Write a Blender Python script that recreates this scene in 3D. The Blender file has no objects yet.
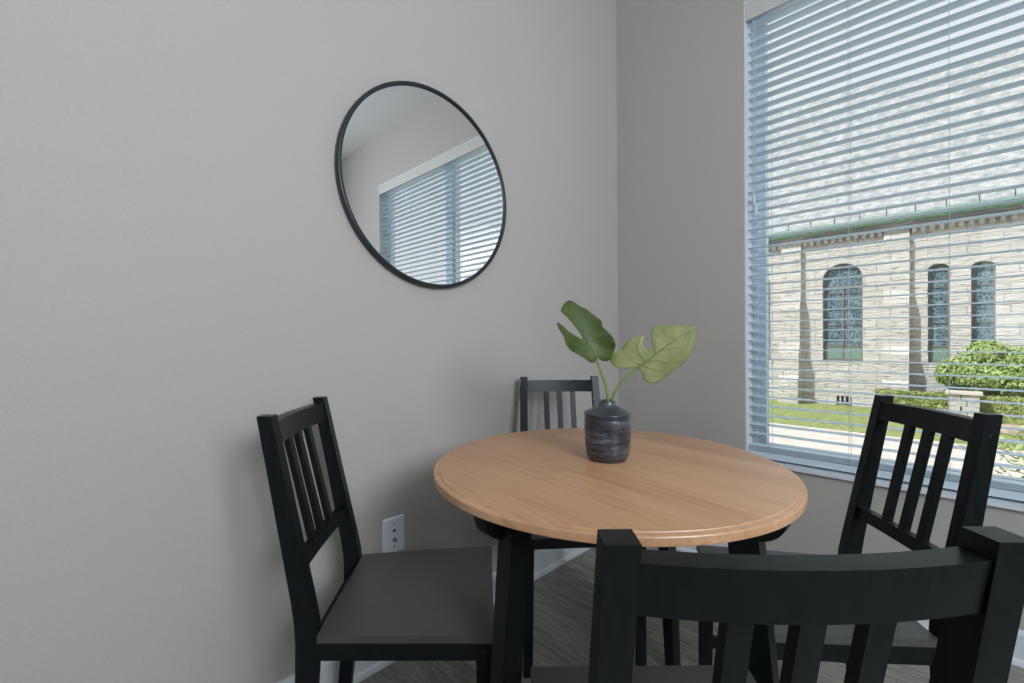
import bpy, bmesh, math, random
from mathutils import Vector, Matrix, geometry, noise

random.seed(7)
S = bpy.context.scene
C = S.collection
PI = math.pi

# ------------------------------------------------------------------ camera
CAM_POS = Vector((1.3298, -2.1664, 1.055))
cr = Vector((0.7072, 0.7070, -0.0058))
cu = Vector((0.0014, 0.0069, 1.0))
cf = Vector((-0.7070, 0.7072, -0.0039))
cam = bpy.data.objects.new('camera', bpy.data.cameras.new('camera'))
C.objects.link(cam)
cam.data.sensor_width = 36.0
cam.data.lens = 443.6 * 36.0 / 1024.0
cam.data.clip_start = 0.02
m = Matrix.Identity(4)
for i in range(3):
    m[i][0], m[i][1], m[i][2], m[i][3] = cr[i], cu[i], -cf[i], CAM_POS[i]
cam.matrix_world = m
S.camera = cam

# ------------------------------------------------------------------ sky, sun, fill lamps, exposure
S.view_settings.view_transform = 'Standard'
S.view_settings.look = 'None'
S.view_settings.gamma = 1.0
S.view_settings.use_curve_mapping = False
S.view_settings.exposure = 0.0
S.cycles.use_denoising = True
S.cycles.max_bounces = 10
S.cycles.transparent_max_bounces = 16

w = bpy.data.worlds.new('sky')
S.world = w
w.use_nodes = True
nt = w.node_tree
bg = nt.nodes['Background']
tc = nt.nodes.new('ShaderNodeTexCoord')
ns = nt.nodes.new('ShaderNodeTexNoise')
ns.inputs['Scale'].default_value = 2.2
ns.inputs['Detail'].default_value = 6
cr_ = nt.nodes.new('ShaderNodeValToRGB')
cr_.color_ramp.elements[0].color = (0.80, 0.85, 0.92, 1)
cr_.color_ramp.elements[1].color = (0.90, 0.90, 0.92, 1)
nt.links.new(tc.outputs['Generated'], ns.inputs['Vector'])
nt.links.new(ns.outputs['Fac'], cr_.inputs['Fac'])
nt.links.new(cr_.outputs['Color'], bg.inputs['Color'])
bg.inputs['Strength'].default_value = 1.05

sun = bpy.data.objects.new('sun', bpy.data.lights.new('sun', 'SUN'))
C.objects.link(sun)
sun.data.energy = 5.4
sun.data.angle = math.radians(0.6)
sun.data.color = (1.0, 0.97, 0.94)
sun.rotation_euler = Vector((0.42, 0.62, -0.85)).to_track_quat('-Z', 'Y').to_euler()


def fill_lamp(name, loc, direction, sx, sy, power, color):
    l = bpy.data.lights.new(name, 'AREA')
    l.shape = 'RECTANGLE'
    l.size, l.size_y = sx, sy
    l.energy = power
    l.color = color
    o = bpy.data.objects.new(name, l)
    C.objects.link(o)
    o.location = loc
    o.rotation_euler = Vector(direction).to_track_quat('-Z', 'Y').to_euler()
    return o


# area lamps added as interior fill, just inside openings in the unseen walls
fill_lamp('side_fill_lamp', (3.76, -2.2, 2.20), (-1, 0, 0), 1.3, 1.2, 93, (0.84, 0.92, 1.0))
fill_lamp('rear_fill_lamp', (2.2, -6.96, 1.85), (0, 1, 0), 1.2, 1.7, 14, (0.74, 0.87, 1.0))


# ------------------------------------------------------------------ materials
def srgb(r, g, b):
    def f(c):
        c /= 255.0
        return c / 12.92 if c <= 0.04045 else ((c + 0.055) / 1.055) ** 2.4
    return (f(r), f(g), f(b), 1)


def mat(name, col, rough=0.5, spec=0.5, metal=0.0, coat=0.0):
    mm = bpy.data.materials.new(name)
    mm.use_nodes = True
    b = mm.node_tree.nodes['Principled BSDF']
    b.inputs['Base Color'].default_value = col
    b.inputs['Roughness'].default_value = rough
    b.inputs['Specular IOR Level'].default_value = spec
    b.inputs['Metallic'].default_value = metal
    b.inputs['Coat Weight'].default_value = coat
    return mm


def N(mm, t, **kw):
    n = mm.node_tree.nodes.new(t)
    for k, v in kw.items():
        if hasattr(n, k) and k not in n.inputs:
            setattr(n, k, v)
        else:
            n.inputs[k].default_value = v
    return n


def L(mm, a, ao, b, bi):
    mm.node_tree.links.new(a.outputs[ao], b.inputs[bi])


def coords(mm, scale=(1, 1, 1), rot=(0, 0, 0), loc=(0, 0, 0), out='Object'):
    t = N(mm, 'ShaderNodeTexCoord')
    mp = N(mm, 'ShaderNodeMapping')
    mp.inputs['Scale'].default_value = scale
    mp.inputs['Rotation'].default_value = rot
    mp.inputs['Location'].default_value = loc
    L(mm, t, out, mp, 'Vector')
    return mp


def ramp(mm, stops):
    r = N(mm, 'ShaderNodeValToRGB')
    e = r.color_ramp.elements
    e[0].position, e[0].color = stops[0]
    e[1].position, e[1].color = stops[-1]
    for p, c in stops[1:-1]:
        q = e.new(p)
        q.color = c
    return r


def bsdf(mm):
    return mm.node_tree.nodes['Principled BSDF']


def bump(mm, src, out, strength, dist):
    b = N(mm, 'ShaderNodeBump')
    b.inputs['Strength'].default_value = strength
    b.inputs['Distance'].default_value = dist
    L(mm, src, out, b, 'Height')
    L(mm, b, 'Normal', bsdf(mm), 'Normal')
    return b


def noisy(name, c1, c2, scale, rough=0.6, detail=4, bumpd=0.0, spec=0.3, vs=(1, 1, 1), lo=0.35, hi=0.65):
    mm = mat(name, c1, rough, spec)
    mp = coords(mm, vs)
    n = N(mm, 'ShaderNodeTexNoise', Scale=scale, Detail=detail)
    L(mm, mp, 'Vector', n, 'Vector')
    r = ramp(mm, [(lo, c1), (hi, c2)])
    L(mm, n, 'Fac', r, 'Fac')
    L(mm, r, 'Color', bsdf(mm), 'Base Color')
    if bumpd:
        bump(mm, n, 'Fac', 0.6, bumpd)
    return mm


M = {}
# painted walls with a light orange-peel texture
M['wall'] = noisy('wall_paint', srgb(181, 175, 170), srgb(184, 178, 173), 130, 0.62, 3, 0.0011, 0.3)
M['ceiling'] = noisy('ceiling_paint', srgb(226, 226, 224), srgb(230, 230, 228), 120, 0.8, 3, 0.001, 0.2)
M['trim'] = mat('white_trim_paint', srgb(222, 226, 230), 0.35, 0.5)
M['vinyl'] = mat('white_window_vinyl', srgb(212, 226, 236), 0.4, 0.5)
M['slat'] = mat('sky_tinted_blind_slat', srgb(206, 222, 232), 0.5, 0.4)  # white slats, with the blue cast of skylight put into the base colour
M['valance'] = mat('valance_paint', srgb(204, 202, 198), 0.5, 0.4)
M['cord'] = mat('blind_cord', srgb(190, 196, 200), 0.8, 0.2)
M['plate'] = mat('white_plate_plastic', srgb(226, 230, 238), 0.35, 0.5)
M['metal'] = mat('nickel', srgb(170, 165, 160), 0.3, 0.5, 1.0)
M['steel'] = mat('dark_steel', srgb(58, 60, 64), 0.35, 0.5, 1.0)
M['darkhole'] = mat('dark_recess', srgb(30, 30, 32), 0.6, 0.3)
M['frame'] = mat('black_mirror_frame', srgb(28, 36, 40), 0.38, 0.5)
M['mirror'] = mat('mirror_silver', (0.86, 0.87, 0.87, 1), 0.0, 0.5, 1.0)


def black_wood():
    mm = mat('black_stained_wood', srgb(10, 17, 18), 0.34, 0.22)
    mp = coords(mm, (60, 60, 4))
    n = N(mm, 'ShaderNodeTexNoise', Scale=2.0, Detail=5)
    L(mm, mp, 'Vector', n, 'Vector')
    r = ramp(mm, [(0.3, srgb(10, 15, 16)), (0.7, srgb(19, 24, 25))])
    L(mm, n, 'Fac', r, 'Fac')
    L(mm, r, 'Color', bsdf(mm), 'Base Color')
    bump(mm, n, 'Fac', 0.25, 0.0006)
    return mm


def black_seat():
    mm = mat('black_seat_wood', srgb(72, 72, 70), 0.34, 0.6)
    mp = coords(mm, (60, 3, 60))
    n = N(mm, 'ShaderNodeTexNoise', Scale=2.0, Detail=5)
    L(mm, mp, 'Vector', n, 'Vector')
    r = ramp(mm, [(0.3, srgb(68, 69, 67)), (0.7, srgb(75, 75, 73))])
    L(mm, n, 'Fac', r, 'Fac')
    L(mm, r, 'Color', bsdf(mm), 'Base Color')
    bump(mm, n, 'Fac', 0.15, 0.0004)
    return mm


M['black'] = black_wood()
M['seat'] = black_seat()


def table_wood():
    mm = mat('honey_stained_pine', srgb(196, 148, 106), 0.36, 0.8)
    # glued boards along local x
    mp = coords(mm, (1, 1, 1))
    br = N(mm, 'ShaderNodeTexBrick', offset=0.37, squash=1.0)
    br.inputs['Scale'].default_value = 1.0
    br.inputs['Brick Width'].default_value = 0.62
    br.inputs['Row Height'].default_value = 0.068
    br.inputs['Mortar Size'].default_value = 0.0004
    br.inputs['Mortar Smooth'].default_value = 0.6
    br.inputs['Bias'].default_value = 0.0
    br.inputs['Color1'].default_value = srgb(212, 168, 130)
    br.inputs['Color2'].default_value = srgb(182, 134, 96)
    br.inputs['Mortar'].default_value = srgb(160, 116, 84)
    L(mm, mp, 'Vector', br, 'Vector')
    mp2 = coords(mm, (2.2, 42, 42))
    n = N(mm, 'ShaderNodeTexNoise', Scale=1.6, Detail=6, Distortion=0.9)
    L(mm, mp2, 'Vector', n, 'Vector')
    r = ramp(mm, [(0.25, srgb(174, 126, 88)), (0.5, srgb(204, 158, 118)), (0.75, srgb(214, 170, 132))])
    L(mm, n, 'Fac', r, 'Fac')
    mx = N(mm, 'ShaderNodeMix', data_type='RGBA')
    mx.inputs[0].default_value = 0.5
    mm.node_tree.links.new(br.outputs['Color'], mx.inputs[6])
    mm.node_tree.links.new(r.outputs['Color'], mx.inputs[7])
    mm.node_tree.links.new(mx.outputs[2], bsdf(mm).inputs['Base Color'])
    return mm


M['table'] = table_wood()


def floor_planks():
    mm = mat('grey_vinyl_planks', srgb(95, 90, 84), 0.45, 0.4)
    mp = coords(mm, (1, 1, 1))
    br = N(mm, 'ShaderNodeTexBrick', offset=0.41)
    br.inputs['Scale'].default_value = 1.0
    br.inputs['Brick Width'].default_value = 1.2
    br.inputs['Row Height'].default_value = 0.18
    br.inputs['Mortar Size'].default_value = 0.0012
    br.inputs['Color1'].default_value = srgb(156, 152, 144)
    br.inputs['Color2'].default_value = srgb(128, 125, 118)
    br.inputs['Mortar'].default_value = srgb(52, 49, 47)
    L(mm, mp, 'Vector', br, 'Vector')
    mp2 = coords(mm, (3.5, 38, 38))
    n = N(mm, 'ShaderNodeTexNoise', Scale=1.4, Detail=9, Roughness=0.62, Distortion=1.3)
    L(mm, mp2, 'Vector', n, 'Vector')
    r = ramp(mm, [(0.33, srgb(86, 84, 79)), (0.52, srgb(142, 139, 131)), (0.7, srgb(186, 182, 172))])
    L(mm, n, 'Fac', r, 'Fac')
    mx = N(mm, 'ShaderNodeMix', data_type='RGBA')
    mx.inputs[0].default_value = 0.6
    mm.node_tree.links.new(br.outputs['Color'], mx.inputs[6])
    mm.node_tree.links.new(r.outputs['Color'], mx.inputs[7])
    mm.node_tree.links.new(mx.outputs[2], bsdf(mm).inputs['Base Color'])
    bump(mm, n, 'Fac', 0.25, 0.001)
    return mm


M['floor'] = floor_planks()


def glass():
    mm = bpy.data.materials.new('window_glass')
    mm.use_nodes = True
    t = mm.node_tree
    for n in list(t.nodes):
        t.nodes.remove(n)
    out = t.nodes.new('ShaderNodeOutputMaterial')
    a = t.nodes.new('ShaderNodeBsdfTransparent')
    a.inputs['Color'].default_value = (0.96, 0.98, 0.98, 1)
    g = t.nodes.new('ShaderNodeBsdfGlossy')
    g.inputs['Roughness'].default_value = 0.0
    mx = t.nodes.new('ShaderNodeMixShader')
    mx.inputs[0].default_value = 0.025
    t.links.new(a.outputs[0], mx.inputs[1])
    t.links.new(g.outputs[0], mx.inputs[2])
    t.links.new(mx.outputs[0], out.inputs[0])
    return mm


M['glass'] = glass()


def vase_glaze():
    mm = mat('slate_blue_glaze', srgb(62, 66, 74), 0.28, 0.6)
    mp = coords(mm, (7, 7, 55))
    n = N(mm, 'ShaderNodeTexNoise', Scale=1.6, Detail=7, Distortion=0.5)
    L(mm, mp, 'Vector', n, 'Vector')
    mp2 = coords(mm, (1, 1, 1))
    n2 = N(mm, 'ShaderNodeTexNoise', Scale=160, Detail=3)
    L(mm, mp2, 'Vector', n2, 'Vector')
    ad = N(mm, 'ShaderNodeMath', operation='MULTIPLY_ADD')
    ad.inputs[1].default_value = 0.45
    L(mm, n2, 'Fac', ad, 0)
    L(mm, n, 'Fac', ad, 2)
    r = ramp(mm, [(0.56, srgb(32, 36, 41)), (0.76, srgb(62, 66, 73)), (0.95, srgb(104, 108, 113))])
    L(mm, ad, 0, r, 'Fac')
    L(mm, r, 'Color', bsdf(mm), 'Base Color')
    bump(mm, n, 'Fac', 0.7, 0.003)
    return mm


M['vase'] = vase_glaze()


def leaf_mat(name, c1, c2, rough):
    mm = noisy(name, c1, c2, 26, rough, 4, 0.0006, 0.2)
    b = bsdf(mm)
    b.inputs['Subsurface Weight'].default_value = 0.0
    return mm


M['leaf_a'] = leaf_mat('deep_green_leaf', srgb(60, 76, 36), srgb(84, 96, 48), 0.42)
M['leaf_b'] = leaf_mat('pale_green_leaf', srgb(130, 136, 90), srgb(152, 156, 108), 0.5)
M['stem'] = noisy('green_stem', srgb(112, 132, 72), srgb(130, 148, 88), 30, 0.5)
M['vein_a'] = mat('leaf_vein_green', srgb(88, 120, 58), 0.5)
M['vein_b'] = mat('leaf_vein_olive', srgb(102, 116, 62), 0.5)


def stone():
    mm = mat('pale_rough_limestone', srgb(214, 208, 198), 0.85, 0.2)
    mp = coords(mm, (1, 1, 1), (PI / 2, 0, 0))
    br = N(mm, 'ShaderNodeTexBrick', offset=0.43, squash=0.8, squash_frequency=3)
    br.inputs['Scale'].default_value = 1.0
    br.inputs['Brick Width'].default_value = 0.78
    br.inputs['Row Height'].default_value = 0.27
    br.inputs['Mortar Size'].default_value = 0.012
    br.inputs['Mortar Smooth'].default_value = 0.4
    br.inputs['Color1'].default_value = srgb(232, 230, 226)
    br.inputs['Color2'].default_value = srgb(218, 215, 211)
    br.inputs['Mortar'].default_value = srgb(206, 203, 198)
    L(mm, mp, 'Vector', br, 'Vector')
    mp2 = coords(mm, (1.3, 1.3, 6.5))
    n = N(mm, 'ShaderNodeTexNoise', Scale=3.2, Detail=8, Roughness=0.65)
    L(mm, mp2, 'Vector', n, 'Vector')
    r = ramp(mm, [(0.34, srgb(120, 116, 113)), (0.42, srgb(232, 229, 226)), (0.75, srgb(246, 245, 242))])  # dark dashes: shadows under the rough stone ledges, put into the colour
    L(mm, n, 'Fac', r, 'Fac')
    mx = N(mm, 'ShaderNodeMix', data_type='RGBA', blend_type='MULTIPLY')
    mx.inputs[0].default_value = 0.75
    mm.node_tree.links.new(br.outputs['Color'], mx.inputs[6])
    mm.node_tree.links.new(r.outputs['Color'], mx.inputs[7])
    mm.node_tree.links.new(mx.outputs[2], bsdf(mm).inputs['Base Color'])
    ad = N(mm, 'ShaderNodeMath', operation='MULTIPLY_ADD')
    ad.inputs[1].default_value = -0.6
    L(mm, br, 'Fac', ad, 0)
    L(mm, n, 'Fac', ad, 2)
    bump(mm, ad, 0, 0.8, 0.16)
    return mm


M['stone'] = stone()


def roof_tiles():
    mm = mat('weathered_slate', srgb(178, 180, 178), 0.8, 0.2)
    mp = coords(mm, (1, 1, 1))
    br = N(mm, 'ShaderNodeTexBrick', offset=0.5)
    br.inputs['Scale'].default_value = 1.0
    br.inputs['Brick Width'].default_value = 0.24
    br.inputs['Row Height'].default_value = 0.13
    br.inputs['Mortar Size'].default_value = 0.006
    br.inputs['Color1'].default_value = srgb(170, 170, 168)
    br.inputs['Color2'].default_value = srgb(134, 140, 143)
    br.inputs['Mortar'].default_value = srgb(112, 116, 118)
    L(mm, mp, 'Vector', br, 'Vector')
    n = N(mm, 'ShaderNodeTexNoise', Scale=5.0, Detail=6, Roughness=0.7)
    L(mm, mp, 'Vector', n, 'Vector')
    r = ramp(mm, [(0.38, srgb(122, 128, 130)), (0.62, srgb(190, 190, 188))])
    L(mm, n, 'Fac', r, 'Fac')
    mx = N(mm, 'ShaderNodeMix', data_type='RGBA')
    mx.inputs[0].default_value = 0.55
    mm.node_tree.links.new(br.outputs['Color'], mx.inputs[6])
    mm.node_tree.links.new(r.outputs['Color'], mx.inputs[7])
    mm.node_tree.links.new(mx.outputs[2], bsdf(mm).inputs['Base Color'])
    return mm


M['roof'] = roof_tiles()


def stained():
    mm = mat('leaded_stained_glass', srgb(96, 122, 136), 0.25, 0.5)
    mp = coords(mm, (1, 1, 0.7))
    v = N(mm, 'ShaderNodeTexVoronoi', feature='DISTANCE_TO_EDGE', Scale=13.0)
    L(mm, mp, 'Vector', v, 'Vector')
    r1 = ramp(mm, [(0.0, srgb(140, 160, 164)), (0.08, srgb(108, 134, 142)), (0.14, srgb(52, 76, 86))])
    L(mm, v, 'Distance', r1, 'Fac')
    n = N(mm, 'ShaderNodeTexNoise', Scale=9.0, Detail=4)
    L(mm, mp, 'Vector', n, 'Vector')
    r2 = ramp(mm, [(0.4, srgb(40, 62, 80)), (0.6, srgb(96, 122, 124))])
    L(mm, n, 'Fac', r2, 'Fac')
    mx = N(mm, 'ShaderNodeMix', data_type='RGBA')
    mx.inputs[0].default_value = 0.4
    mm.node_tree.links.new(r1.outputs['Color'], mx.inputs[6])
    mm.node_tree.links.new(r2.outputs['Color'], mx.inputs[7])
    mm.node_tree.links.new(mx.outputs[2], bsdf(mm).inputs['Base Color'])
    return mm


M['stained'] = stained()
M['leadframe'] = mat('brown_window_frame', srgb(118, 108, 102), 0.6)
M['greenpane'] = mat('plain_green_pane', srgb(112, 138, 126), 0.3)
M['copper'] = noisy('green_copper', srgb(112, 150, 132), srgb(140, 172, 154), 6, 0.6)
M['iron'] = mat('dark_iron', srgb(60, 64, 66), 0.6)
M['lawn'] = noisy('mown_grass', srgb(114, 124, 74), srgb(148, 156, 104), 9, 0.9, 8, 0.02, 0.1)
M['concrete'] = noisy('pale_concrete', srgb(186, 178, 170), srgb(200, 192, 184), 4, 0.85, 6, 0.004, 0.2)
M['asphalt'] = noisy('pale_asphalt', srgb(176, 172, 166), srgb(188, 184, 178), 7, 0.9, 6, 0.004, 0.2)
M['hedge'] = noisy('hedge_leaf', srgb(116, 130, 70), srgb(164, 174, 108), 7, 0.6, 3, 0, 0.3)
M['bush'] = noisy('bush_leaf', srgb(124, 148, 80), srgb(176, 194, 128), 6, 0.6, 3, 0, 0.3)
M['bark'] = noisy('grey_bark', srgb(108, 96, 82), srgb(134, 120, 104), 12, 0.85)
M['mulch'] = noisy('stone_mulch', srgb(150, 132, 112), srgb(196, 180, 160), 8, 0.9, 6, 0.03)


# ------------------------------------------------------------------ helpers
def obj(name, bm, m_, parent=None, smooth=False, loc=None):
    me = bpy.data.meshes.new(name)
    bmesh.ops.recalc_face_normals(bm, faces=bm.faces)
    bm.to_mesh(me)
    bm.free()
    if m_:
        me.materials.append(m_)
    if smooth:
        for p in me.polygons:
            p.use_smooth = True
    o = bpy.data.objects.new(name, me)
    C.objects.link(o)
    if parent:
        o.parent = parent
    if loc:
        o.location = loc
    return o


def thing(name, label, cat, loc=(0, 0, 0), rz=0, group=None):
    o = bpy.data.objects.new(name, None)
    o.empty_display_size = 0.05
    C.objects.link(o)
    o.location = loc
    o.rotation_euler = (0, 0, rz)
    return tag(o, label, cat, group)


def tag(o, label, cat, group=None, kind=None):
    o['label'] = label
    o['category'] = cat
    if group:
        o['group'] = group
    if kind:
        o['kind'] = kind
    return o


def struct(o):
    o['kind'] = 'structure'
    return o


def bevel(bm, off, seg=2):
    es = [e for e in bm.edges if e.calc_face_angle(0) > 0.35]
    bmesh.ops.bevel(bm, geom=es, offset=off, segments=seg, profile=0.5, affect='EDGES', clamp_overlap=True)
    return bm


def box(bm, x0, x1, y0, y1, z0, z1, mtx=None):
    vs = [bm.verts.new(v) for v in ((x0, y0, z0), (x1, y0, z0), (x1, y1, z0), (x0, y1, z0),
                                    (x0, y0, z1), (x1, y0, z1), (x1, y1, z1), (x0, y1, z1))]
    for f in ((0, 3, 2, 1), (4, 5, 6, 7), (0, 1, 5, 4), (1, 2, 6, 5), (2, 3, 7, 6), (3, 0, 4, 7)):
        bm.faces.new([vs[i] for i in f])
    if mtx:
        for v in vs:
            v.co = mtx @ v.co
    return vs


def loft(bm, rings, cap=True):
    R = [[bm.verts.new(p) for p in r] for r in rings]
    n = len(R[0])
    for a, b in zip(R, R[1:]):
        for i in range(n):
            bm.faces.new((a[i], a[(i + 1) % n], b[(i + 1) % n], b[i]))
    if cap:
        bm.faces.new(R[0][::-1])
        bm.faces.new(R[-1])
    return R


def lathe(bm, prof, seg=64):
    rings = []
    for r, z in prof:
        if r < 1e-6:
            rings.append([bm.verts.new((0, 0, z))])
        else:
            rings.append([bm.verts.new((r * math.cos(2 * PI * i / seg), r * math.sin(2 * PI * i / seg), z)) for i in range(seg)])
    for a, b in zip(rings, rings[1:]):
        for i in range(seg):
            j = (i + 1) % seg
            if len(a) == 1 and len(b) > 1:
                bm.faces.new((a[0], b[i], b[j]))
            elif len(b) == 1 and len(a) > 1:
                bm.faces.new((a[i], a[j], b[0]))
            elif len(a) > 1:
                bm.faces.new((a[i], a[j], b[j], b[i]))


def tube(bm, pts, rad, seg=8):
    pts = [Vector(p) for p in pts]
    rads = rad if isinstance(rad, (list, tuple)) else [rad] * len(pts)
    rings = []
    up = Vector((0.13, 0.21, 0.97)).normalized()
    for i, p in enumerate(pts):
        d = (pts[min(i + 1, len(pts) - 1)] - pts[max(i - 1, 0)]).normalized()
        a = d.cross(up)
        if a.length < 1e-3:
            a = d.cross(Vector((1, 0, 0)))
        a.normalize()
        b = d.cross(a).normalized()
        rings.append([p + (a * math.cos(2 * PI * k / seg) + b * math.sin(2 * PI * k / seg)) * rads[i] for k in range(seg)])
    loft(bm, rings)


def cyl(bm, p0, p1, r, seg=14):
    tube(bm, [p0, p1], r, seg)


def smooth_path(pts, n=6):
    P = [Vector(p) for p in pts]
    out = []
    for i in range(len(P) - 1):
        p0, p1, p2, p3 = P[max(i - 1, 0)], P[i], P[i + 1], P[min(i + 2, len(P) - 1)]
        for k in range(n):
            t = k / n
            out.append(0.5 * ((2 * p1) + (p2 - p0) * t + (2 * p0 - 5 * p1 + 4 * p2 - p3) * t * t + (3 * p1 - p0 - 3 * p2 + p3) * t ** 3))
    out.append(P[-1])
    return out


def copy_tree(o, parent=None):
    c = o.copy()
    C.objects.link(c)
    if parent:
        c.parent = parent
    for ch in list(o.children):
        copy_tree(ch, c)
    return c


# ------------------------------------------------------------------ room shell
RX, RY, RZ = 3.8, -7.0, 3.06
WX0, WX1, WZ0, WZ1 = 0.656, 2.715, 0.499, 2.575      # the blind-covered window in the back wall

bm = bmesh.new(); box(bm, -0.15, RX + 0.15, RY - 0.15, 0.15, -0.12, 0.0)
struct(obj('floor', bm, M['floor']))
bm = bmesh.new(); box(bm, -0.15, RX + 0.15, RY - 0.15, 0.15, RZ, RZ + 0.12)
struct(obj('ceiling', bm, M['ceiling']))
bm = bmesh.new(); box(bm, -0.15, 0.0, RY - 0.15, 0.15, 0, RZ)
struct(obj('wall_left', bm, M['wall']))
bm = bmesh.new()
box(bm, 0, WX0, 0, 0.15, 0, RZ); box(bm, WX1, RX, 0, 0.15, 0, RZ)
box(bm, WX0, WX1, 0, 0.15, 0, WZ0); box(bm, WX0, WX1, 0, 0.15, WZ1, RZ)
struct(obj('wall_back', bm, M['wall']))
bm = bmesh.new()                                        # right wall; unseen window opening added for the side fill lamp
box(bm, RX, RX + 0.15, RY, -2.95, 0, RZ); box(bm, RX, RX + 0.15, -1.45, 0, 0, RZ)
box(bm, RX, RX + 0.15, -2.95, -1.45, 0, 1.55); box(bm, RX, RX + 0.15, -2.95, -1.45, 2.85, RZ)
struct(obj('wall_right', bm, M['wall']))
bm = bmesh.new()                                        # wall behind the camera; window opening added for the rear fill lamp
box(bm, 0, 1.55, RY - 0.15, RY, 0, RZ); box(bm, 2.85, RX, RY - 0.15, RY, 0, RZ)
box(bm, 1.55, 2.85, RY - 0.15, RY, 0, 0.95); box(bm, 1.55, 2.85, RY - 0.15, RY, 2.75, RZ)
struct(obj('wall_front', bm, M['wall']))


def baseboard(name, axis, a0, a1, pos, sgn):
    """moulded board on a wall plane: profile (out, z) swept along the wall"""
    prof = [(0, 0), (0.026, 0), (0.026, 0.008), (0.023, 0.016), (0.014, 0.020), (0.014, 0.098), (0.011, 0.106), (0.006, 0.110), (0, 0.110)]
    bm = bmesh.new()
    rings = []
    for a in (a0, a1):
        rings.append([((pos + sgn * o, a, z) if axis == 'y' else (a, pos + sgn * o, z)) for o, z in prof])
    loft(bm, rings)
    return struct(obj(name, bm, M['trim']))


baseboard('baseboard_left', 'y', RY, 0, 0, 1)
baseboard('baseboard_back', 'x', 0.0, RX, 0, -1)
baseboard('baseboard_right', 'y', RY, 0, RX, -1)
baseboard('baseboard_front', 'x', 0, RX, RY, 1)


def window_unit(name, axis, a0, a1, z0, z1, pos, sgn, mull):
    """vinyl window in a wall opening; sgn points outdoors"""
    e = bpy.data.objects.new(name, None)
    C.objects.link(e)
    struct(e)

    def bx(bm, p0, p1, q0, q1, z_0, z_1):
        lo, hi = sorted((pos + sgn * q0, pos + sgn * q1))
        if axis == 'x':
            box(bm, p0, p1, lo, hi, z_0, z_1)
        else:
            box(bm, lo, hi, p0, p1, z_0, z_1)
    bm = bmesh.new()                                    # jamb liner
    bx(bm, a0, a0 + 0.006, 0.0, 0.15, z0, z1); bx(bm, a1 - 0.006, a1, 0.0, 0.15, z0, z1)
    bx(bm, a0 + 0.006, a1 - 0.006, 0.0, 0.15, z1 - 0.006, z1)
    obj('jamb', bm, M['trim'], e)
    bm = bmesh.new()                                    # outer frame
    f = 0.030
    bx(bm, a0 + 0.006, a0 + f, 0.085, 0.15, z0, z1 - 0.006); bx(bm, a1 - f, a1 - 0.006, 0.085, 0.15, z0, z1 - 0.006)
    bx(bm, a0 + f, a1 - f, 0.085, 0.15, z1 - f, z1 - 0.006); bx(bm, a0 + f, a1 - f, 0.085, 0.15, z0, z0 + f)
    bevel(bm, 0.003)
    obj('window_frame', bm, M['vinyl'], e)
    edges = [a0 + f, a1 - f]
    if mull:
        c = (a0 + a1) / 2
        bm = bmesh.new(); bx(bm, c - 0.04, c + 0.04, 0.08, 0.15, z0 + f, z1 - f); bevel(bm, 0.003)
        obj('mullion', bm, M['vinyl'], e)
        edges = [a0 + f, c - 0.04, c + 0.04, a1 - f]
    s = 0.030
    for p0, p1 in zip(edges[::2], edges[1::2]):
        bm = bmesh.new()
        bx(bm, p0, p0 + s, 0.10, 0.14, z0 + f, z1 - f); bx(bm, p1 - s, p1, 0.10, 0.14, z0 + f, z1 - f)
        bx(bm, p0 + s, p1 - s, 0.10, 0.14, z1 - f - s, z1 - f); bx(bm, p0 + s, p1 - s, 0.10, 0.14, z0 + f, z0 + f + s)
        bevel(bm, 0.003)
        sh = obj('sash', bm, M['vinyl'], e)
        bm = bmesh.new(); bx(bm, p0 + s - 0.004, p1 - s + 0.004, 0.119, 0.123, z0 + f + s - 0.004, z1 - f - s + 0.004)
        obj('glass_pane', bm, M['glass'], sh)
    return e


w1 = window_unit('window_1', 'x', WX0, WX1, WZ0 + 0.012, WZ1, 0.0, 1, True)
bm = bmesh.new()                                        # stool board with a small rounded nose
box(bm, WX0 - 0.0, WX1 + 0.0, -0.016, 0.15, WZ0 - 0.002, WZ0 + 0.012)
bevel(bm, 0.004, 3)
obj('window_sill', bm, M['trim'], w1)
w2 = window_unit('added_window_side', 'y', -2.95, -1.45, 1.55, 2.85, RX, 1, False)  # unseen window added around the side fill lamp
w3 = window_unit('added_window_rear', 'x', 1.55, 2.85, 0.95, 2.75, RY, -1, False)  # unseen window added around the rear fill lamp

# ------------------------------------------------------------------ venetian blind
bl = thing('window_blind', 'wide white horizontal slat blind with open slats, covering the window', 'blind', (0, 0, 0))
BX0, BX1 = WX0 + 0.0085, WX1 - 0.0085
bm = bmesh.new(); box(bm, WX0 + 0.007, WX1 - 0.007, 0.000, 0.012, 2.484, 2.568); bevel(bm, 0.003)
obj('valance', bm, M['valance'], bl)
bm = bmesh.new(); box(bm, BX0, BX1, 0.016, 0.076, 2.512, 2.566); bevel(bm, 0.002)
obj('headrail', bm, M['vinyl'], bl)
bm = bmesh.new()
PITCH = 0.0421
zs = []
z = 2.0966 + PITCH * 9
while z > 0.60:
    zs.append(z); z -= PITCH
zs += [0.5715, 0.5665, 0.5615, 0.5565, 0.5515]
YA, YB = 0.023, 0.071
for z in zs:                                            # gently crowned slats
    prof = []
    for k in range(7):
        t = k / 6
        prof.append((YA + (YB - YA) * t, z + 0.0018 * (1 - (2 * t - 1) ** 2)))
    ring = [(y, zz) for y, zz in prof] + [(y, zz + 0.0022) for y, zz in reversed(prof)]
    loft(bm, [[(x, y, zz) for y, zz in ring] for x in (BX0, BX1)])
obj('slats', bm, M['slat'], bl)
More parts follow.
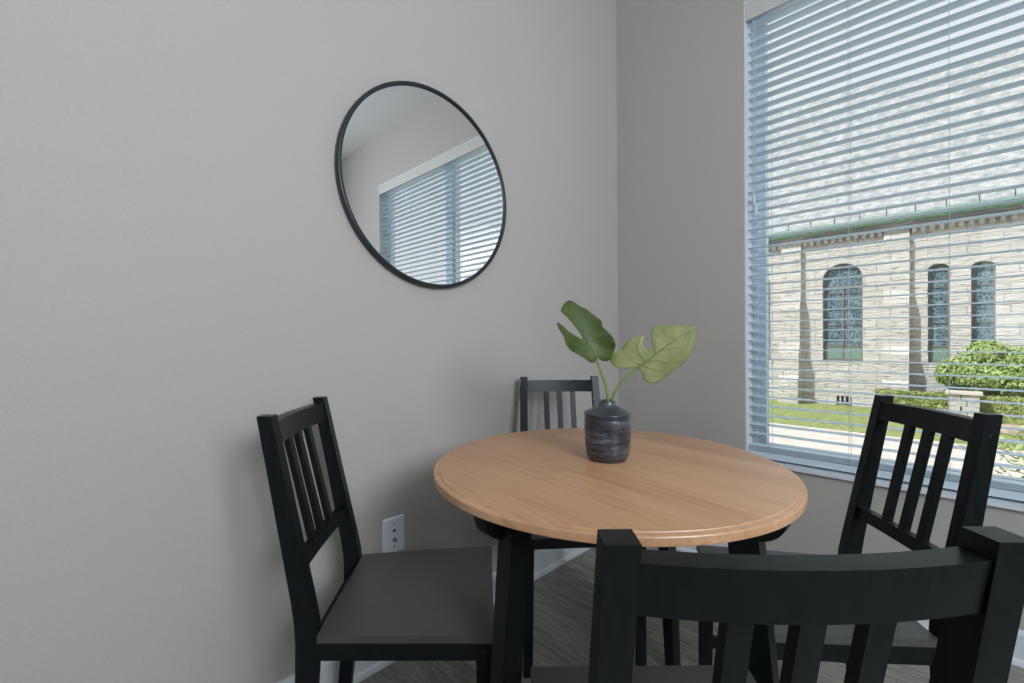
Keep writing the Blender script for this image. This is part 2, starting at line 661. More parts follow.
bm = bmesh.new(); box(bm, BX0, BX1, YA - 0.002, YB + 0.002, 0.521, 0.548); bevel(bm, 0.005, 3)
obj('bottom_rail', bm, M['slat'], bl)
for k in range(7):
    x = 0.746 + 0.2845 * k
    bm = bmesh.new()
    for y in (YA - 0.003, YB + 0.003):
        tube(bm, [(x, y, 0.545), (x, y, 2.515)], 0.0009, 6)
    for z in zs:
        tube(bm, [(x, YA - 0.003, z - 0.001), (x, YB + 0.003, z - 0.001)], 0.0006, 5)
    obj('ladder_cord', bm, M['cord'], bl)
bm = bmesh.new()
for dx in (0.0, 0.007):
    tube(bm, [(0.692 + dx, 0.012, 2.512), (0.692 + dx, 0.0125, 1.70)], 0.0011, 6)
pc = obj('pull_cord', bm, M['cord'], bl)
bm = bmesh.new()
for dx, dz in ((0.0, 0.0), (0.007, -0.05)):
    tube(bm, [(0.692 + dx, 0.0125, 1.705 + dz), (0.692 + dx, 0.0125, 1.69 + dz), (0.692 + dx, 0.0125, 1.665 + dz), (0.692 + dx, 0.0125, 1.655 + dz)], [0.0025, 0.005, 0.006, 0.003], 10)
obj('tassel', bm, M['slat'], pc)

# ------------------------------------------------------------------ round mirror
MY, MZ, MR = -1.241, 1.595, 0.353
mi = thing('round_mirror', 'large round wall mirror with thin black rim above the chair', 'mirror', (0, MY, MZ))
RM = Matrix.Rotation(PI / 2, 4, 'Y')
bm = bmesh.new()
prof = [(MR - 0.013, 0.004), (MR - 0.013, 0.023), (MR - 0.010, 0.026), (MR - 0.002, 0.026), (MR, 0.023), (MR, 0.002), (MR - 0.002, 0.0005), (MR - 0.013, 0.0005), (MR - 0.013, 0.004)]
lathe(bm, prof, 128)
bmesh.ops.remove_doubles(bm, verts=bm.verts, dist=1e-5)
bmesh.ops.transform(bm, matrix=RM, verts=bm.verts)
obj('mirror_frame', bm, M['frame'], mi, True)
bm = bmesh.new()
lathe(bm, [(0, 0.006), (MR - 0.012, 0.006), (MR - 0.012, 0.019), (0, 0.019)], 128)
bmesh.ops.transform(bm, matrix=RM, verts=bm.verts)
obj('mirror_glass', bm, M['mirror'], mi)

# ------------------------------------------------------------------ wall plate
wp = thing('wall_plate', 'white cable socket plate on the wall behind the left chair', 'wall socket', (0, -1.403, 0.406))
bm = bmesh.new()
loft(bm, [[(0, -0.0395, -0.0595), (0, 0.0395, -0.0595), (0, 0.0395, 0.0595), (0, -0.0395, 0.0595)],
          [(0.004, -0.0395, -0.0595), (0.004, 0.0395, -0.0595), (0.004, 0.0395, 0.0595), (0.004, -0.0395, 0.0595)],
          [(0.007, -0.0360, -0.0560), (0.007, 0.0360, -0.0560), (0.007, 0.0360, 0.0560), (0.007, -0.0360, 0.0560)]])
obj('plate', bm, M['plate'], wp)
for z in (0.038, -0.036):
    bm = bmesh.new(); cyl(bm, (0.006, 0, z), (0.0082, 0, z), 0.0028); obj('screw', bm, M['metal'], wp)
bm = bmesh.new(); box(bm, 0.0066, 0.0078, -0.005, 0.005, 0.012, 0.020); bevel(bm, 0.0004)
obj('data_port', bm, M['darkhole'], wp)
bm = bmesh.new(); cyl(bm, (0.006, 0, -0.014), (0.010, 0, -0.014), 0.0075, 6); cyl(bm, (0.0095, 0, -0.014), (0.021, 0, -0.014), 0.0047, 16)
obj('cable_jack', bm, M['metal'], wp)


# ------------------------------------------------------------------ chairs
def rear_leg_bm(s):
    bm = bmesh.new()
    #        z     outer x   y centre  depth  width
    st = [(0.0, 0.176, -0.238, 0.030, 0.029), (0.12, 0.175, -0.226, 0.034, 0.029), (0.25, 0.174, -0.213, 0.038, 0.029),
          (0.36, 0.173, -0.2055, 0.041, 0.029), (0.43, 0.172, -0.2040, 0.043, 0.029), (0.47, 0.171, -0.2065, 0.042, 0.029),
          (0.52, 0.170, -0.2150, 0.040, 0.0285), (0.70, 0.167, -0.2500, 0.034, 0.028), (0.9, 0.163, -0.289, 0.029, 0.028)]
    rings = []
    for z, xo, y, d, wd in st:
        rings.append([(s * xo, y - d / 2, z), (s * xo, y + d / 2, z), (s * (xo - wd), y + d / 2, z), (s * (xo - wd), y - d / 2, z)])
    loft(bm, rings)
    return bevel(bm, 0.0028, 2)


def curved_rail(bm, hw, yc, z0, z1, th, bulge, n=16, dy=0.0):
    """bar between the posts, bowed backwards; dy tilts it with the back"""
    rings = []
    for i in range(n + 1):
        x = -hw + 2 * hw * i / n
        b = -bulge * (1 - (x / hw) ** 2)
        rings.append([(x, yc + b - th / 2, z0), (x, yc + b + th / 2, z0), (x, yc + b + th / 2 - dy, z1), (x, yc + b - th / 2 - dy, z1)])
    loft(bm, rings)
    return bm


def back_y(z):
    return -0.2150 + (-0.289 + 0.2150) * (z - 0.52) / 0.38


def make_chair():
    t = thing('dining_chair', '', 'chair')
    bm = bmesh.new()                                    # tapered solid seat board
    z0, z1 = 0.434, 0.450
    out = [(-0.1995, 0.1825), (0.1995, 0.1825), (0.1735, -0.1815), (-0.1735, -0.1815)]
    loft(bm, [[(x, y, z) for x, y in out] for z in (z0, z1)])
    bevel(bm, 0.004, 3)
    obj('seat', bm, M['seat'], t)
    bm = bmesh.new()                                    # apron under the seat
    for s in (-1, 1):
        loft(bm, [[(s * 0.171, -0.185, z), (s * 0.152, -0.185, z), (s * 0.174, 0.146, z), (s * 0.193, 0.146, z)] for z in (0.396, 0.4345)])
    box(bm, -0.160, 0.160, 0.152, 0.171, 0.396, 0.4345)
    box(bm, -0.145, 0.145, -0.200, -0.183, 0.396, 0.4345)
    bevel(bm, 0.0015, 1)
    obj('seat_frame', bm, M['black'], t)
    for s in (-1, 1):
        bm = bmesh.new()
        rings = []
        for z, a in ((0.0, 0.027), (0.2, 0.031), (0.4345, 0.035)):
            xo, yo = 0.1955, 0.179
            rings.append([(s * xo, yo, z), (s * (xo - a), yo, z), (s * (xo - a), yo - a, z), (s * xo, yo - a, z)])
        loft(bm, rings)
        bevel(bm, 0.002, 2)
        obj('front_leg', bm, M['black'], t)
    for s in (-1, 1):
        rl = obj('rear_leg', rear_leg_bm(s), M['black'], t)
        for z, xo in ((0.855, 0.1642), (0.415, 0.1722)):
            y = back_y(z) if z > 0.5 else -0.204
            bm = bmesh.new()
            lathe(bm, [(0, 0.0002), (0.0020, 0.0002), (0.0024, 0.0010), (0.0036, 0.0007), (0.0036, -0.001), (0, -0.001)], 16)
            for v in bm.verts:
                v.co = Vector((s * (xo + v.co.z), y + v.co.x, z + v.co.y))
            obj('bolt', bm, M['steel'], rl)
    for s in (-1, 1):
        bm = bmesh.new()
        cyl(bm, (s * 0.1950, 0.160, 0.415), (s * 0.1963, 0.160, 0.415), 0.004)
        obj('bolt', bm, M['steel'], t)
    bm = bmesh.new()
    curved_rail(bm, 0.1385, back_y(0.84) + 0.001, 0.838, 0.884, 0.024, 0.014, 20, 0.0093)
    bevel(bm, 0.0022, 2)
    obj('top_rail', bm, M['black'], t)
    bm = bmesh.new()
    curved_rail(bm, 0.1415, back_y(0.57) + 0.001, 0.572, 0.600, 0.019, 0.004, 20, 0.0062)
    bevel(bm, 0.002, 2)
    obj('lower_rail', bm, M['black'], t)
    for x in (-0.0555, 0.0, 0.0555):
        bm = bmesh.new()
        rings = []
        for z in (0.598, 0.842):
            y = back_y(z) - (0.0045 if z < 0.7 else 0.013) * (1 - (x / 0.14) ** 2)
            rings.append([(x - 0.0103, y - 0.0065, z), (x + 0.0103, y - 0.0065, z), (x + 0.0103, y + 0.0065, z), (x - 0.0103, y + 0.0065, z)])
        loft(bm, rings)
        bevel(bm, 0.0018, 2)
        obj('back_slat', bm, M['black'], t)
    for s in (-1, 1):
        bm = bmesh.new()
        a0, a1 = (s * 0.162, -0.204), (s * 0.181, 0.152)
        loft(bm, [[(a0[0] - 0.009, a0[1], z), (a0[0] + 0.009, a0[1], z), (a1[0] + 0.009, a1[1], z), (a1[0] - 0.009, a1[1], z)] for z in (0.166, 0.194)])
        bevel(bm, 0.0015, 1)
        obj('stretcher', bm, M['black'], t)
    return t


chair = make_chair()
CHAIRS = [
    (0.392, -1.559, 48.5, 'black slatted wooden chair beside the wall socket, on the table\'s left side'),
    (1.057, -0.912, -142.3, 'black slatted wooden chair in front of the window, its back against the view'),
    (0.372, -0.904, -41.4, 'black slatted wooden chair in the wall corner, mostly hidden behind the table and vase'),
    (1.043, -1.553, 135.2, 'black slatted wooden chair closest to the viewer, its back rail cropped low in front'),
]
for i, (x, y, a, lab) in enumerate(CHAIRS):
    o = chair if i == 0 else copy_tree(chair)
    o.location = (x, y, 0)
    o.rotation_euler = (0, 0, math.radians(a - 90))
    o['label'] = lab
    o['group'] = 'black dining chairs around the round table'

# ------------------------------------------------------------------ round table
TX, TY = 0.7054, -1.214
tb = thing('dining_table', 'round honey-brown wooden table on black legs between the four chairs', 'table', (TX, TY, 0), math.radians(-7))
bm = bmesh.new()
lathe(bm, [(0, 0.750), (0.4085, 0.750), (0.4115, 0.7494), (0.4125, 0.7478), (0.4140, 0.7474), (0.4215, 0.7472), (0.4240, 0.7462), (0.425, 0.7440),
           (0.425, 0.7318), (0.4242, 0.7302), (0.4225, 0.7295), (0, 0.7295)], 160)
tt = obj('tabletop', bm, M['table'], tb)
for p in tt.data.polygons:
    p.use_smooth = True
tt.data.set_sharp_from_angle(angle=math.radians(24))


def beam_bm(low):
    """board on edge with rounded lower ends, x direction; half-lapped at the centre"""
    R, zt, zb, th = 0.408, 0.7295, 0.668, 0.015
    pts = [(-R, zt)]
    n = 10
    for k in range(n + 1):
        a = PI / 2 * k / n
        pts.append((-R + 0.058 * (1 - math.cos(a)), zt - 0.008 - (zt - 0.008 - zb) * math.sin(a)))
    for x, zz in list(reversed(pts)):
        pts.append((-x, zz))
    bm = bmesh.new()
    loft(bm, [[(x, y, zz) for x, zz in pts] for y in (-th, th)])
    return bevel(bm, 0.003, 2)


def leg_bm():
    """splayed board leg under the +x end of a beam"""
    rings = []
    for z, r0, wd, th in ((0.0, 0.388, 0.046, 0.030), (0.35, 0.354, 0.053, 0.032), (0.70, 0.318, 0.060, 0.034)):
        rings.append([(r0 - wd / 2 + 0.01, -th / 2, z), (r0 + wd / 2 + 0.01, -th / 2, z), (r0 + wd / 2 + 0.01, th / 2, z), (r0 - wd / 2 + 0.01, th / 2, z)])
    bm = bmesh.new()
    loft(bm, rings)
    return bevel(bm, 0.0035, 2)


for k in range(2):
    bm = beam_bm(k)
    bmesh.ops.rotate(bm, verts=bm.verts, cent=(0, 0, 0), matrix=Matrix.Rotation(PI / 2 * k + math.radians((5.0, 5.5)[k % 2]), 3, 'Z'))
    obj('support_beam', bm, M['black'], tb)
for k in range(4):
    bm = leg_bm()
    bmesh.ops.rotate(bm, verts=bm.verts, cent=(0, 0, 0), matrix=Matrix.Rotation(PI / 2 * k + math.radians((5.0, 8.5)[k % 2]), 3, 'Z'))
    obj('leg', bm, M['black'], tb)

# ------------------------------------------------------------------ vase and leaves
VX, VY, VZ = 0.704, -1.199, 0.750
va = thing('vase', 'dark slate-blue ribbed ceramic vase standing on the round table', 'vase', (VX, VY, VZ))
outer = [(0.0, 0.0), (0.040, 0.0), (0.046, 0.003), (0.0515, 0.012), (0.0545, 0.026), (0.0560, 0.040)]
for k in range(1, 27):
    z = 0.040 + 0.075 * k / 26
    rr = 0.0560 + 0.0018 * math.sin(k / 26 * PI * 0.75) + 0.0007 * math.sin(k * 2.4) + 0.0004 * math.sin(k * 5.1)
    outer.append((rr, z))
outer += [(0.0588, 0.1165), (0.0586, 0.1185), (0.0572, 0.1198), (0.049, 0.1240), (0.040, 0.1283), (0.031, 0.1325), (0.0245, 0.1366), (0.0205, 0.1410), (0.0196, 0.1455), (0.0200, 0.1485), (0.0190, 0.1500),
          (0.0168, 0.1490), (0.0160, 0.1450), (0.0180, 0.136), (0.045, 0.118), (0.050, 0.11), (0.048, 0.03), (0.0, 0.012)]
bm = bmesh.new()
lathe(bm, outer, 72)
obj('vase_body', bm, M['vase'], va, True)

UR = Vector((0.7071, 0.7071, 0))      # sideways across the room corner
UF = Vector((0.7071, -0.7071, 0))     # towards the open room


def lp(X, Y, wv=0.0):
    """leaf drawing units -> point (u sideways, z up, wv towards the room) about the vase"""
    u = (545 + X / 6.206 - 607.0) / 396.0
    v = (460 - (290 + Y / 6.206)) / 396.0
    return Vector((VX, VY, VZ)) + UR * u + UF * wv + Vector((0, 0, v))


US = 1.0


def make_leaf(name, label, outline, depth, mat_leaf, mat_vein, veins, stem, stem_w, group):
    root_p = Vector((VX, VY, VZ + 0.06))
    t = thing(name, label, 'leaf', root_p, 0, group)
    inv = Matrix.Translation(-root_p)
    # dense outline (smoothed) + interior points
    P = smooth_path([Vector((x, y, 0)) for x, y in outline + [outline[0]]], 4)[:-1]
    P2 = [Vector((p.x, p.y)) for p in P]
    n = len(P2)

    def inside(q):
        c = False
        for i in range(n):
            a, b = P2[i], P2[(i + 1) % n]
            if (a.y > q.y) != (b.y > q.y) and q.x < (b.x - a.x) * (q.y - a.y) / (b.y - a.y) + a.x:
                c = not c
        return c
    xs = [p.x for p in P2]; ys = [p.y for p in P2]
    pts = list(P2)
    st = 14
    y = min(ys)
    row = 0
    while y < max(ys):
        x = min(xs) + (st / 2 if row % 2 else 0)
        while x < max(xs):
            q = Vector((x, y))
            if inside(q) and min((q - p).length for p in P2) > 6:
                pts.append(q)
            x += st
        y += st * 0.87
        row += 1
    res = geometry.delaunay_2d_cdt(pts, [(i, (i + 1) % n) for i in range(n)], [], 1, 1e-4)
    bm = bmesh.new()
    vs = [bm.verts.new(inv @ lp(v.x, v.y, depth(v.x, v.y))) for v in res[0]]
    for f in res[2]:
        c = sum((Vector(res[0][i]) for i in f), Vector((0, 0))) / len(f)
        if inside(c):
            try:
                bm.faces.new([vs[i] for i in f])
            except ValueError:
                pass
    bmesh.ops.delete(bm, geom=[v for v in bm.verts if not v.link_faces], context='VERTS')
    bld = obj('leaf_blade', bm, mat_leaf, t, True)
    so = bld.modifiers.new('thickness', 'SOLIDIFY')
    so.thickness = 0.0011
    so.offset = 0
    bm = bmesh.new()
    for pth, r0 in veins:
        pp = smooth_path([Vector((x, y, 0)) for x, y in pth], 5)
        q = [inv @ lp(p.x, p.y, depth(p.x, p.y) + 0.0008) for p in pp]
        k = len(q)
        tube(bm, q, [1.35 * r0 * (1 - 0.75 * i / (k - 1)) for i in range(k)], 6)
    obj('leaf_veins', bm, mat_vein, bld, True)
    bm = bmesh.new()
    q = smooth_path([inv @ lp(x, y, wv) for x, y, wv in stem], 8)
    k = len(q)
    tube(bm, q, [stem_w * (1 - 0.35 * i / (k - 1)) for i in range(k)], 10)
    obj('stem', bm, M['stem'], t, True)
    return t


LA = [(318, 428), (300, 450), (270, 446), (235, 420), (190, 395), (145, 370), (118, 335), (105, 285), (80, 245), (66, 212), (76, 203), (110, 228),
      (150, 262), (190, 287), (231, 306), (222, 275), (190, 230), (150, 180), (115, 147), (98, 130), (105, 105), (125, 78), (155, 58), (190, 68),
      (220, 92), (265, 115), (300, 145), (330, 170), (352, 190), (360, 225), (395, 265), (422, 305), (430, 345), (420, 385), (405, 430),
      (370, 442), (340, 434), (323, 418)]


def depth_a(x, y):
    # folded along the midrib, tip leaning back
    t = (428 - y) / 370.0
    mid = 316 - 140 * t ** 0.9 if t > 0 else 316
    s = (x - mid) / 130.0
    return 0.006 - 0.030 * max(t, 0) ** 1.4 + 0.016 * min(s * s, 1.4) - 0.010 * s + 0.0022 * math.sin(t * 17 + abs(s) * 3) * min(abs(s), 1)


def depth_b(x, y):
    # underside facing the room, cupped, tip swinging forward
    t = ((x - 580) * 0.82 - (y - 485) * 0.57) / 400.0
    s = ((x - 580) * 0.57 + (y - 485) * 0.82) / 120.0
    return 0.008 + 0.004 * t - 0.014 * min(s * s, 1.6) + 0.008 * s + 0.0022 * math.sin(t * 15 + abs(s) * 3) * min(abs(s), 1)


make_leaf('monstera_leaf', 'dark green split leaf rising upright on the left side of the vase', LA, depth_a, M['leaf_a'], M['vein_a'],
          [([(318, 428), (285, 360), (245, 290), (205, 190), (165, 75)], 0.0016), ([(285, 360), (230, 350), (120, 320)], 0.0009),
           ([(262, 315), (320, 290), (395, 275)], 0.0009), ([(290, 370), (350, 370), (415, 380)], 0.0009),
           ([(235, 262), (270, 210), (290, 150)], 0.0009), ([(215, 215), (170, 165), (120, 120)], 0.0008)],
          [(366, 980, -0.004), (380, 800, -0.002), (388, 690, 0.0), (376, 600, 0.004), (345, 510, 0.005), (318, 430, 0.005)], 0.0046, 'monstera leaves in the vase')
LB = [(560, 486), (575, 500), (604, 530), (602, 550), (640, 578), (690, 580), (730, 560), (775, 520), (810, 492), (845, 475), (875, 435), (895, 385),
      (915, 330), (922, 280), (921, 248), (936, 238), (895, 226), (840, 225), (770, 218), (705, 222), (690, 235), (675, 270), (665, 320),
      (667, 362), (642, 370), (616, 352), (612, 322), (629, 290), (585, 290), (545, 310), (510, 340), (488, 372), (450, 377), (430, 400),
      (415, 430), (425, 465), (455, 488), (510, 488)]
make_leaf('monstera_leaf', 'pale olive leaf showing its veined underside, leaning right out of the vase', LB, depth_b, M['leaf_b'], M['vein_b'],
          [([(562, 488), (620, 450), (720, 370), (820, 300), (928, 240)], 0.0017), ([(680, 400), (682, 335), (712, 262)], 0.0009),
           ([(718, 375), (800, 362), (885, 345)], 0.0009), ([(625, 447), (700, 442), (780, 455), (850, 440)], 0.0009), ([(590, 470), (545, 440), (495, 390)], 0.0009),
           ([(610, 450), (578, 370), (600, 300)], 0.0010), ([(600, 468), (660, 495), (740, 505)], 0.0009)],
          [(404, 980, 0.010), (412, 800, 0.008), (414, 690, 0.006), (440, 615, 0.006), (500, 540, 0.008), (562, 488, 0.008)], 0.0048, 'monstera leaves in the vase')

# ------------------------------------------------------------------ outdoors: ground
GZ = -1.07
bm = bmesh.new(); box(bm, -30, 34, 0.16, 7.4, GZ - 0.32, GZ - 0.10)
struct(obj('road', bm, M['asphalt']))
bm = bmesh.new(); box(bm, -30, 34, 7.4, 10.35, GZ - 0.30, GZ)
struct(obj('sidewalk', bm, M['concrete']))
bm = bmesh.new(); box(bm, -30, 34, 10.35, 15.2, GZ - 0.30, GZ + 0.01)
struct(obj('lawn', bm, M['lawn']))

# ------------------------------------------------------------------ church across the street
FY = 15.0
ch = thing('church', 'pale stone church with arched stained windows and grey roof across the street', 'building', (0, FY, GZ))


def poly_sheet(name, outline, holes, depth):
    cu_ = bpy.data.curves.new(name, 'CURVE')
    cu_.dimensions = '2D'
    cu_.fill_mode = 'BOTH'
    cu_.extrude = depth / 2
    for pts in [outline] + holes:
        sp = cu_.splines.new('POLY')
        sp.points.add(len(pts) - 1)
        for q, (a, b) in zip(sp.points, pts):
            q.co = (a, b, 0, 1)
        sp.use_cyclic_u = True
    tmp = bpy.data.objects.new(name + '_outline', cu_)
    C.objects.link(tmp)
    bpy.context.view_layer.update()
    me = bpy.data.meshes.new_from_object(tmp.evaluated_get(bpy.context.evaluated_depsgraph_get()))
    bpy.data.objects.remove(tmp)
    bpy.data.curves.remove(cu_)
    me.transform(Matrix.Rotation(PI / 2, 4, 'X'))
    me.transform(Matrix.Translation((0, depth / 2, 0)))
    return me


def arch(x0, x1, z0, zs_, zt, n=14):
    pts = [(x0, z0), (x1, z0), (x1, zs_)]
    c, a, b = (x0 + x1) / 2, (x1 - x0) / 2, zt - zs_
    for k in range(1, n):
        th = PI * k / n
        pts.append((c + a * math.cos(th), zs_ + b * math.sin(th)))
    pts.append((x0, zs_))
    return pts


# x0, x1, sill, spring, top in heights above the churchyard
WIN = [(-4.20, -3.19, 1.42, 3.98, 4.46), (-1.69, -0.67, 1.42, 3.98, 4.46), (0.78, 1.22, 1.42, 4.03, 4.18), (1.63, 2.08, 1.42, 4.00, 4.15),
       (3.35, 4.37, 1.42, 3.98, 4.46), (6.3, 7.3, 1.42, 3.98, 4.46), (-7.0, -6.0, 1.42, 3.98, 4.46), (9.0, 10.0, 1.42, 3.98, 4.46)]
me = poly_sheet('nave_wall', [(-16, 0), (20, 0), (20, 5.5), (-16, 5.5)], [arch(*w_) for w_ in WIN], 0.30)
me.materials.append(M['stone'])
nw = bpy.data.objects.new('nave_wall', me); C.objects.link(nw); nw.parent = ch
for (x0, x1, z0, zs_, zt) in WIN:
    me = poly_sheet('pane', arch(x0, x1, z0, zs_, zt), [], 0.03)
    me.materials.append(M['stained'])
    me.transform(Matrix.Translation((0, 0.17, 0)))
    wo = bpy.data.objects.new('arched_window', me); C.objects.link(wo); wo.parent = ch
    k = 0.045
    me = poly_sheet('frame', arch(x0, x1, z0, zs_, zt), [arch(x0 + k, x1 - k, z0 + k, zs_, zt - k)], 0.06)
    me.materials.append(M['leadframe'])
    me.transform(Matrix.Translation((0, 0.115, 0)))
    fo = bpy.data.objects.new('window_frame', me); C.objects.link(fo); fo.parent = wo
    bars = [(x0 + k, x1 - k, 0.125, 0.172, z0 + 0.43, z0 + 0.47)] + [(x0 + k, x1 - k, 0.14, 0.172, z0 + f_, z0 + f_ + 0.018) for f_ in (1.1, 1.6, 2.1)]
    if x1 - x0 > 0.8:
        c = (x0 + x1) / 2
        bars += [(c - 0.02, c + 0.02, 0.125, 0.172, z0, zs_ - 0.25), (x0 + k, x1 - k, 0.125, 0.172, zs_ - 0.27, zs_ - 0.22)]
    for br_ in bars:
        bm = bmesh.new(); box(bm, *br_)
        obj('glazing_bar', bm, M['leadframe'], wo)
    bm = bmesh.new(); box(bm, x0 + k, x1 - k, 0.150, 0.171, z0 + k, z0 + 0.43)
    obj('plain_pane', bm, M['greenpane'], wo)
    bm = bmesh.new(); box(bm, x0 - 0.10, x1 + 0.10, -0.012, 0.16, z0 - 0.14, z0); bevel(bm, 0.005)
    obj('stone_sill', bm, M['stone'], ch)
for xc in (-8.2, -5.3, -2.54, 0.12, 3.15, 5.3, 8.2):      # stepped buttresses
    bm = bmesh.new()
    prof = [(0.02, 0), (-0.62, 0), (-0.62, 0.75), (-0.50, 0.90), (-0.50, 1.60), (-0.34, 1.95), (-0.34, 3.1), (-0.16, 3.55), (-0.16, 5.0), (-0.06, 5.25), (0.02, 5.25)]
    wd = 0.285
    loft(bm, [[(xc + s * wd, y, zz) for y, zz in prof] for s in (-1, 1)])
    bevel(bm, 0.02, 1)
    obj('buttress', bm, M['stone'], ch)
for a0, a1 in ((-5.0, -2.9), (-2.2, -0.2), (0.45, 2.45), (3.15, 5.0)):
    bm = bmesh.new()
    x = a0
    while x < a1:
        box(bm, x, x + 0.10, -0.10, 0.01, 5.12, 5.25)
        x += 0.19
    box(bm, a0 - 0.05, a1 + 0.05, -0.13, 0.01, 5.25, 5.33)
    obj('corbel_frieze', bm, M['stone'], ch)
bm = bmesh.new()
loft(bm, [[(x, y, zz) for y, zz in ((-0.16, 5.46), (-0.34, 5.46), (-0.42, 5.56), (-0.42, 5.64), (-0.16, 5.64))] for x in (-16, 20)])
obj('copper_gutter', bm, M['copper'], ch)
bm = bmesh.new()                                        # steep slate roof
ridge = lambda x: 11.87 - 0.10 * x
rings = []
for x in (-16, 20):
    rings.append([(x, -0.30, 5.60), (x, 5.0, ridge(x)), (x, 5.3, ridge(x)), (x, 5.3, 5.5), (x, -0.1, 5.45)])
loft(bm, rings)
ro = obj('roof', bm, M['roof'], ch)
bm = bmesh.new()
x = -10.0
while x < 14:
    tube(bm, [(x, -0.36, 5.60), (x, -0.30, 5.92)], 0.014, 6)
    x += 0.62
tube(bm, [(-10, -0.30, 5.90), (14, -0.30, 5.90)], 0.012, 6)
obj('snow_rail', bm, M['iron'], ch)
bm = bmesh.new(); box(bm, -1.36, -0.98, -0.03, 0.02, 0.06, 0.30)
ve = obj('basement_vent', bm, M['darkhole'], ch)
bm = bmesh.new()
for k in range(4):
    box(bm, -1.36 + k * 0.115, -1.325 + k * 0.115, -0.06, -0.031, 0.05, 0.31)
obj('vent_bars', bm, M['stone'], ve)


# ------------------------------------------------------------------ planting
def leaves(bm, pts, size):
    for p, nrm in pts:
        a = Vector((random.gauss(0, 1), random.gauss(0, 1), random.gauss(0, 1)))
        n_ = (nrm + a * 0.55).normalized()
        t1 = n_.orthogonal().normalized()
        t1 = Matrix.Rotation(random.uniform(0, 2 * PI), 3, n_) @ t1
        t2 = n_.cross(t1)
        s = size * random.uniform(0.7, 1.4)
        q = [p - t1 * s, p - t2 * s * 0.45, p + t1 * s, p + t2 * s * 0.45]
        q[0] = q[0] + n_ * s * 0.25
        q[2] = q[2] + n_ * s * 0.25
        bm.faces.new([bm.verts.new(v) for v in q])


def hedge(name, label, x0, x1, y0, y1, h, group):
    t = thing(name, label, 'hedge', ((x0 + x1) / 2, (y0 + y1) / 2, GZ + 0.01), 0, group)
    hx, hy = (x1 - x0) / 2, (y1 - y0) / 2
    bm = bmesh.new()
    box(bm, -hx + 0.05, hx - 0.05, -hy + 0.05, hy - 0.05, 0.0, h - 0.05)
    bmesh.ops.subdivide_edges(bm, edges=bm.edges, cuts=8, use_grid_fill=True)
    for v in bm.verts:
        if v.co.z > 0.01:
            v.co += Vector((noise.noise(v.co * 7), noise.noise(v.co * 7 + Vector((9, 0, 0))), noise.noise(v.co * 7 + Vector((0, 9, 0))))) * 0.05
    pts = []
    for _ in range(3600):
        f = random.random()
        if f < 0.45:
            p, n_ = Vector((random.uniform(-hx, hx), random.uniform(-hy, hy), h)), Vector((0, 0, 1))
        elif f < 0.85:
            p, n_ = Vector((random.uniform(-hx, hx), -hy, random.uniform(0.03, h))), Vector((0, -1, 0))
        else:
            sx = random.choice((-1, 1))
            p, n_ = Vector((sx * hx, random.uniform(-hy, hy), random.uniform(0.03, h))), Vector((sx, 0, 0))
        p = p + n_ * (0.05 * noise.noise(p * 4) - random.uniform(0, 0.05))
        pts.append((p, n_))
    leaves(bm, pts, 0.035)
    obj('foliage', bm, M['hedge'], t)
    for k in range(5):
        xx = -hx * 0.8 + hx * 1.6 * k / 4
        bm = bmesh.new()
        tube(bm, [(xx, 0, 0), (xx + 0.03, 0.02, h * 0.6)], [0.02, 0.008], 6)
        obj('stem', bm, M['bark'], t)
    return t


hedge('clipped_hedge', 'low clipped hedge left of the stone pier on the church lawn', -0.28, 1.42, 13.80, 14.25, 0.63, 'hedges on the church lawn')
hedge('clipped_hedge', 'low clipped hedge right of the stone pier on the church lawn', 1.68, 4.6, 13.80, 14.25, 0.63, 'hedges on the church lawn')

bu = thing('shrub', 'rounded light green shrub below the twin stained windows of the church', 'shrub', (1.84, 14.62, GZ + 0.01))
bu.scale = (1.08, 1.0, 1.10)
bm = bmesh.new()
for cx_, cy_, cz_, r_ in ((0.0, 0, 1.25, 0.48), (-0.42, -0.05, 1.1, 0.36), (0.48, 0, 1.12, 0.42), (0.05, -0.1, 1.6, 0.28), (-0.1, -0.15, 0.95, 0.36), (0.4, -0.1, 0.95, 0.4), (0.5, 0, 1.45, 0.26), (-0.5, 0, 0.95, 0.28)):
    c = Vector((cx_, cy_, cz_))
    pts = []
    for _ in range(1100):
        d = Vector((random.gauss(0, 1), random.gauss(0, 1), random.gauss(0, 1))).normalized()
        rr = r_ * (0.72 + 0.35 * random.random() + 0.15 * noise.noise(d * 3))
        pts.append((c + Vector((d.x * rr * 1.15, d.y * rr * 0.6, d.z * rr * 0.85)), d))
    leaves(bm, pts, 0.045)
obj('foliage', bm, M['bush'], bu)
bm = bmesh.new()
for k in range(6):
    a = k * 1.05
    tube(bm, smooth_path([(0.05 * math.cos(a), 0.05 * math.sin(a), 0), (0.15 * math.cos(a), 0.07 * math.sin(a), 0.5), (0.5 * math.cos(a), 0.15 * math.sin(a), 1.1)], 4), 0.018, 6)
obj('stems', bm, M['bark'], bu)

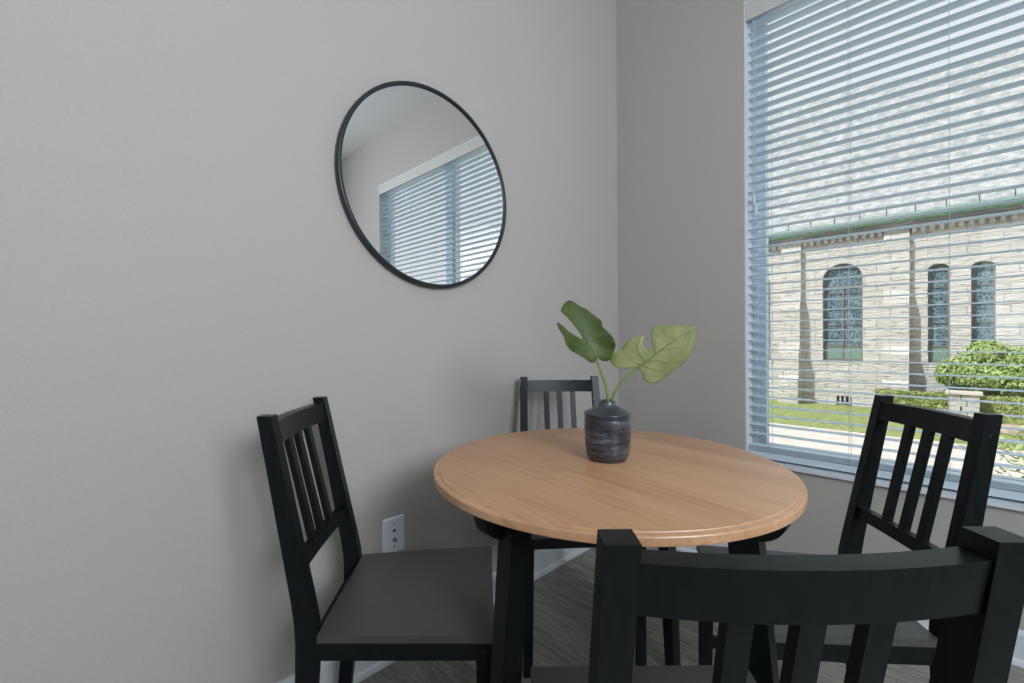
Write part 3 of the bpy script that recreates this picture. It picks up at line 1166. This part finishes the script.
pi_ = thing('stone_pier', 'short square stone pier with flat cap between the two hedges', 'pier', (1.47, 13.45, GZ + 0.01))
bm = bmesh.new()
for k in range(5):
    z0 = 0.145 * k
    for sx in (0, 1):
        off = 0.05 if k % 2 else -0.05
        a0, a1 = (-0.27, off) if sx == 0 else (off + 0.008, 0.27)
        box(bm, a0 + random.uniform(0, 0.012), a1 - random.uniform(0, 0.012), -0.27 + random.uniform(0, 0.02), 0.27, z0, z0 + 0.140)
bevel(bm, 0.018, 1)
obj('pier_stones', bm, M['stone'], pi_)
bm = bmesh.new(); box(bm, -0.32, 0.32, -0.31, 0.31, 0.722, 0.77); bevel(bm, 0.012, 1)
obj('cap', bm, M['concrete'], pi_)

bm = bmesh.new()
box(bm, 1.9, 5.2, 12.35, 13.5, GZ + 0.0, GZ + 0.06)
bmesh.ops.subdivide_edges(bm, edges=bm.edges, cuts=14, use_grid_fill=True)
for v in bm.verts:
    if v.co.z > GZ + 0.05:
        v.co.z += 0.05 * noise.noise(v.co * 5)
struct(obj('gravel_bed', bm, M['mulch']))

sp = thing('sapling', 'sparse young leafy sapling just outside the window behind the window chair', 'tree', (1.90, 3.7, GZ - 0.1))
sp.scale = (1.18, 1.18, 1.2)
bm = bmesh.new()
trunk = smooth_path([(0, 0, 0), (0.02, 0, 0.4), (-0.02, 0.03, 0.8), (0.0, 0, 1.2)], 5)
tube(bm, trunk, [0.014 * (1 - 0.6 * i / (len(trunk) - 1)) for i in range(len(trunk))], 7)
tips = []
for k in range(22):
    a = random.uniform(0, 2 * PI)
    z0 = random.uniform(0.45, 1.12)
    ln = random.uniform(0.25, 0.55)
    p0 = Vector((0, 0, z0))
    p1 = p0 + Vector((math.cos(a) * ln * 0.5, math.sin(a) * ln * 0.5, ln * 0.22))
    p2 = p0 + Vector((math.cos(a) * ln, math.sin(a) * ln, ln * 0.28))
    tube(bm, smooth_path([p0, p1, p2], 3), [0.005, 0.0045, 0.004, 0.0035, 0.003, 0.0025, 0.002], 5)
    for _ in range(24):
        t = random.uniform(0.3, 1.05)
        p = p0.lerp(p2, t) + Vector((random.gauss(0, 0.03), random.gauss(0, 0.03), random.gauss(0, 0.03)))
        tips.append((p, Vector((0, 0, 1))))
obj('trunk', bm, M['bark'], sp)
bm = bmesh.new(); leaves(bm, tips, 0.028)
obj('foliage', bm, M['bush'], sp)
